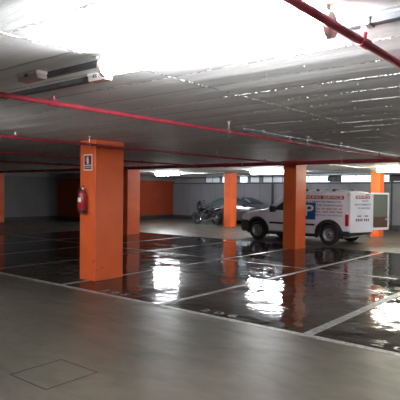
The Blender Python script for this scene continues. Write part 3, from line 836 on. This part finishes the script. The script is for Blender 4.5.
for sd in (-1, 1):
    obj('rear_side_window', cside([(.52, .98), (1.42, .96), (1.42, 1.29), (1.1, 1.28), (.8, 1.18)], sd), 'glass', car)
    obj('front_side_window', cside([(1.48, .96), (2.68, .955), (2.45, 1.12), (2.12, 1.26), (1.8, 1.30), (1.48, 1.295)], sd), 'glass', car)
    obj('tail_lamp', cside([(.03, .70), (.22, .72), (.22, .86), (.08, .86)], sd, .006), 'tail', car)
    obj('headlamp', cside([(LC-.32, .60), (LC-.08, .56), (LC-.1, .64), (LC-.32, .70)], sd, .006), 'lampglass', car)
    b = NB(); box(b, 2.45, 2.6, sd*.84, sd*.99, .95, 1.06, .025); obj('wing_mirror', b, 'silver', car)
    obj('door_handle', cside([(1.25, .80), (1.42, .80), (1.42, .825), (1.25, .825)], sd, .02, .02), 'silver', car)
def panel(stn, hw0, hw1, name):
    rows = []
    for i, (l, zt) in enumerate(stn):
        hw = hw0+(hw1-hw0)*i/(len(stn)-1)
        rows.append([Vector((l, -hw+2*hw*k/6, zt+.028-.02*abs(-1+k/3)**2)) for k in range(7)])
    b = NB(); quadpanel(b, rows if name == 'rear_window' else [r for r in rows], .012); obj(name, b, 'glass', car, smooth=True, autos=40)
panel([(.24, 1.025), (.34, 1.06), (.6, 1.19), (.85, 1.293)], .60, .52, 'rear_window')
panel([(2.18, 1.322), (2.5, 1.20), (2.80, 1.055)], .52, .62, 'windscreen')

# ---- motorcycle, nose to the left (-X)
mc = thing('motorcycle', (-16.55, 19.95, 0), 'black motorcycle parked on its stand in front of the grey car', 'motorcycle')
RW = .30
def mwheel(l, wid):
    T = Matrix.Translation((l, 0, RW)) @ Matrix.Rotation(PI/2, 4, 'X'); h = wid/2
    b = NB(); lathe(b, [(RW*.74, -h*.8), (RW*.85, -h), (RW*.96, -h*.6), (RW, 0), (RW*.96, h*.6), (RW*.85, h), (RW*.74, h*.8), (RW*.74, -h*.8)], 32, T)
    t = obj('wheel', b, 'rubber', mc, smooth=True, autos=50)
    b = NB(); lathe(b, [(RW*.66, -h*.7), (RW*.75, -h*.8), (RW*.75, h*.8), (RW*.66, h*.7), (RW*.66, -h*.7)], 32, T)
    for k in range(5):
        a = 2*PI*k/5+.3; cyl(b, (l+.03*math.cos(a), 0, RW+.03*math.sin(a)), (l+RW*.7*math.cos(a), 0, RW+RW*.7*math.sin(a)), .018, .012, 8)
    cyl(b, (l, -.06, RW), (l, .06, RW), .035, seg=12); obj('rim', b, 'bikegrey', t)
    b = NB(); lathe(b, [(.06, 0), (.13, 0), (.13, .006), (.06, .006), (.06, 0)], 24, Matrix.Translation((l, -h-.012, RW)) @ Matrix.Rotation(PI/2, 4, 'X')); obj('brake_disc', b, 'chrome', t)
FW, RWX = .05, 1.36
mwheel(FW, .11); mwheel(RWX, .14)
b = NB()
for s_ in (-1, 1): tube(b, [(FW, s_*.085, RW), (FW+.10, s_*.085, .60), (FW+.24, s_*.08, .96)], [.028, .026, .02], 10)
obj('fork', b, 'bikegrey', mc, smooth=True)
b = NB(); tube(b, [(FW+.24, -.34, 1.02), (FW+.22, -.2, 1.03), (FW+.2, 0, 1.0), (FW+.22, .2, 1.03), (FW+.24, .34, 1.02)], .014, 8); obj('handlebar', b, 'black', mc, smooth=True)
for s_ in (-1, 1):
    b = NB(); tube(b, [(FW+.22, s_*.26, 1.03), (FW+.2, s_*.30, 1.16)], .006, 6); box(b, FW+.19, FW+.21, s_*.30-.06, s_*.30+.06, 1.14, 1.22, .008); obj('mirror', b, 'black', mc)
b = NB(); # front mudguard
T = []
for k in range(9):
    a = math.radians(35+125*k/8); T.append((FW+(RW+.03)*math.cos(a), RW+(RW+.03)*math.sin(a)))
g = [[Vector((x, w, z)) for x, z in T] for w in (-.07, 0, .07)]
for q in g[1]: q.z += .015
quadpanel(b, g, .006); obj('mudguard', b, 'bikeblack', mc, smooth=True)
def blob(pts, name, m):     # skin-like tapered body along x: (x,z,halfwidth,halfheight)
    b = NB(); rings = []
    for x, z, w, h in pts: rings.append([b.verts.new((x, w*math.cos(2*PI*k/14), z+h*math.sin(2*PI*k/14))) for k in range(14)])
    for p, q in zip(rings, rings[1:]):
        for k in range(14): b.faces.new((p[k], p[(k+1) % 14], q[(k+1) % 14], q[k]))
    b.faces.new(rings[0]); b.faces.new(rings[-1][::-1]); return obj(name, b, m, mc, smooth=True, autos=60)
blob([(.06, .80, .05, .05), (.12, .82, .14, .15), (.24, .84, .18, .19), (.40, .78, .20, .16)], 'front_fairing', 'bikeblack')
blob([(.045, .80, .06, .05), (.075, .80, .09, .075), (.10, .80, .095, .08)], 'headlight', 'lampglass')
b = NB(); g = [[Vector((.12+.04*i*.8, w*(1-.1*i), .93+.08*i)) for w in (-.13, -.06, .0, .06, .13)] for i in range(4)]; quadpanel(b, g, .005); obj('windshield', b, 'glass', mc)
blob([(.34, .80, .10, .08), (.45, .84, .15, .12), (.62, .84, .16, .12), (.78, .76, .10, .08)], 'fuel_tank', 'bikeblack')
blob([(.72, .77, .09, .04), (.85, .76, .15, .05), (1.1, .78, .15, .05), (1.22, .84, .13, .05), (1.48, .88, .11, .045), (1.58, .90, .06, .03)], 'seat', 'leather')
blob([(.95, .68, .10, .06), (1.2, .72, .13, .08), (1.5, .80, .11, .07), (1.68, .84, .06, .04)], 'tail_fairing', 'bikeblack')
b = NB(); box(b, 1.655, 1.70, -.07, .07, .80, .86, .012); obj('tail_light', b, 'tail', mc)
b = NB(); box(b, .44, .86, -.14, .14, .26, .54, .05); box(b, .50, .72, -.12, .12, .52, .70, .03)
for k in range(5): box(b, .48, .74, -.135, .135, .545+k*.03, .555+k*.03)
cyl(b, (.72, -.18, .38), (.72, .18, .38), .10, seg=18); obj('engine', b, 'bikegrey', mc)
b = NB(); tube(b, [(.30, 0, .92), (.45, -.06, .70), (.42, -.08, .45), (.55, -.1, .22), (.95, -.1, .26), (1.0, -.09, .45), (.95, -.05, .70), (1.5, -.03, .80)], .02, 8); tube(b, [(.95, -.09, .36), (RWX, -.09, RW)], .024, 8); tube(b, [(.95, .09, .36), (RWX, .09, RW)], .024, 8); obj('frame', b, 'black', mc, smooth=True)
b = NB(); tube(b, [(.50, -.12, .50), (.40, -.15, .36), (.52, -.17, .22), (.85, -.17, .22), (1.0, -.18, .27), (1.55, -.20, .42)], [.022, .022, .022, .024, .045, .05], 12); obj('exhaust', b, 'chrome', mc, smooth=True, autos=60)
b = NB(); g = [[Vector((RWX+(RW+.04)*math.cos(a), w, RW+(RW+.04)*math.sin(a))) for a in (.2, .5, .8, 1.1, 1.5)] for w in (-.08, .08)]; quadpanel(b, g, .006); obj('rear_mudguard', b, 'black', mc)
b = NB(); tube(b, [(.78, -.12, .26), (.84, -.20, .1), (.88, -.26, .008)], .012, 8); box(b, .85, .92, -.29, -.23, 0, .012); obj('kickstand', b, 'black', mc)
mc.rotation_euler = (0, 0, math.radians(-3))
b = NB()
pv = [(random.uniform(.8, 1.1)*math.cos(2*PI*k/18)*1.1, random.uniform(.75, 1.1)*math.sin(2*PI*k/18)*.28) for k in range(18)]
M['green'] = mat('green_stain', (.10, .20, .16), .4, 0, .2, 8)
prism(b, pv, lambda u, v, d: (u, v, d), .002); tag(obj('floor_stain', b, 'green', loc=(-15.4, 19.6, 0)), 'faint greenish patch on the floor under the motorcycle', 'stain')

# ------------------------------------------------------------------ light, camera, view
w = bpy.data.worlds.new('World'); bpy.context.scene.world = w; w.use_nodes = True
w.node_tree.nodes['Background'].inputs[0].default_value = (.5, .6, .75, 1); w.node_tree.nodes['Background'].inputs[1].default_value = .02
cam = bpy.data.cameras.new('camera'); co = bpy.data.objects.new('camera', cam); C.objects.link(co)
cam.sensor_width = 36; cam.lens = 515.253/400*36; cam.clip_start = .05
R = ((0.7737192667, 0.6334449375, 0.0102959919), (0.0184939010, -0.0063384568, -0.9998088815), (-0.6332586138, 0.7737618077, -0.0166190541))
mw = Matrix(((R[0][0], -R[1][0], -R[2][0], 0), (R[0][1], -R[1][1], -R[2][1], 0), (R[0][2], -R[1][2], -R[2][2], EYE), (0, 0, 0, 1)))
co.matrix_world = mw
sc = bpy.context.scene; sc.camera = co
sc.view_settings.view_transform = 'Standard'; sc.view_settings.look = 'None'; sc.view_settings.gamma = 1; sc.view_settings.exposure = 1.1
try: sc.view_settings.use_curve_mapping = False
except Exception: pass
sc.cycles.max_bounces = 10; sc.cycles.diffuse_bounces = 6
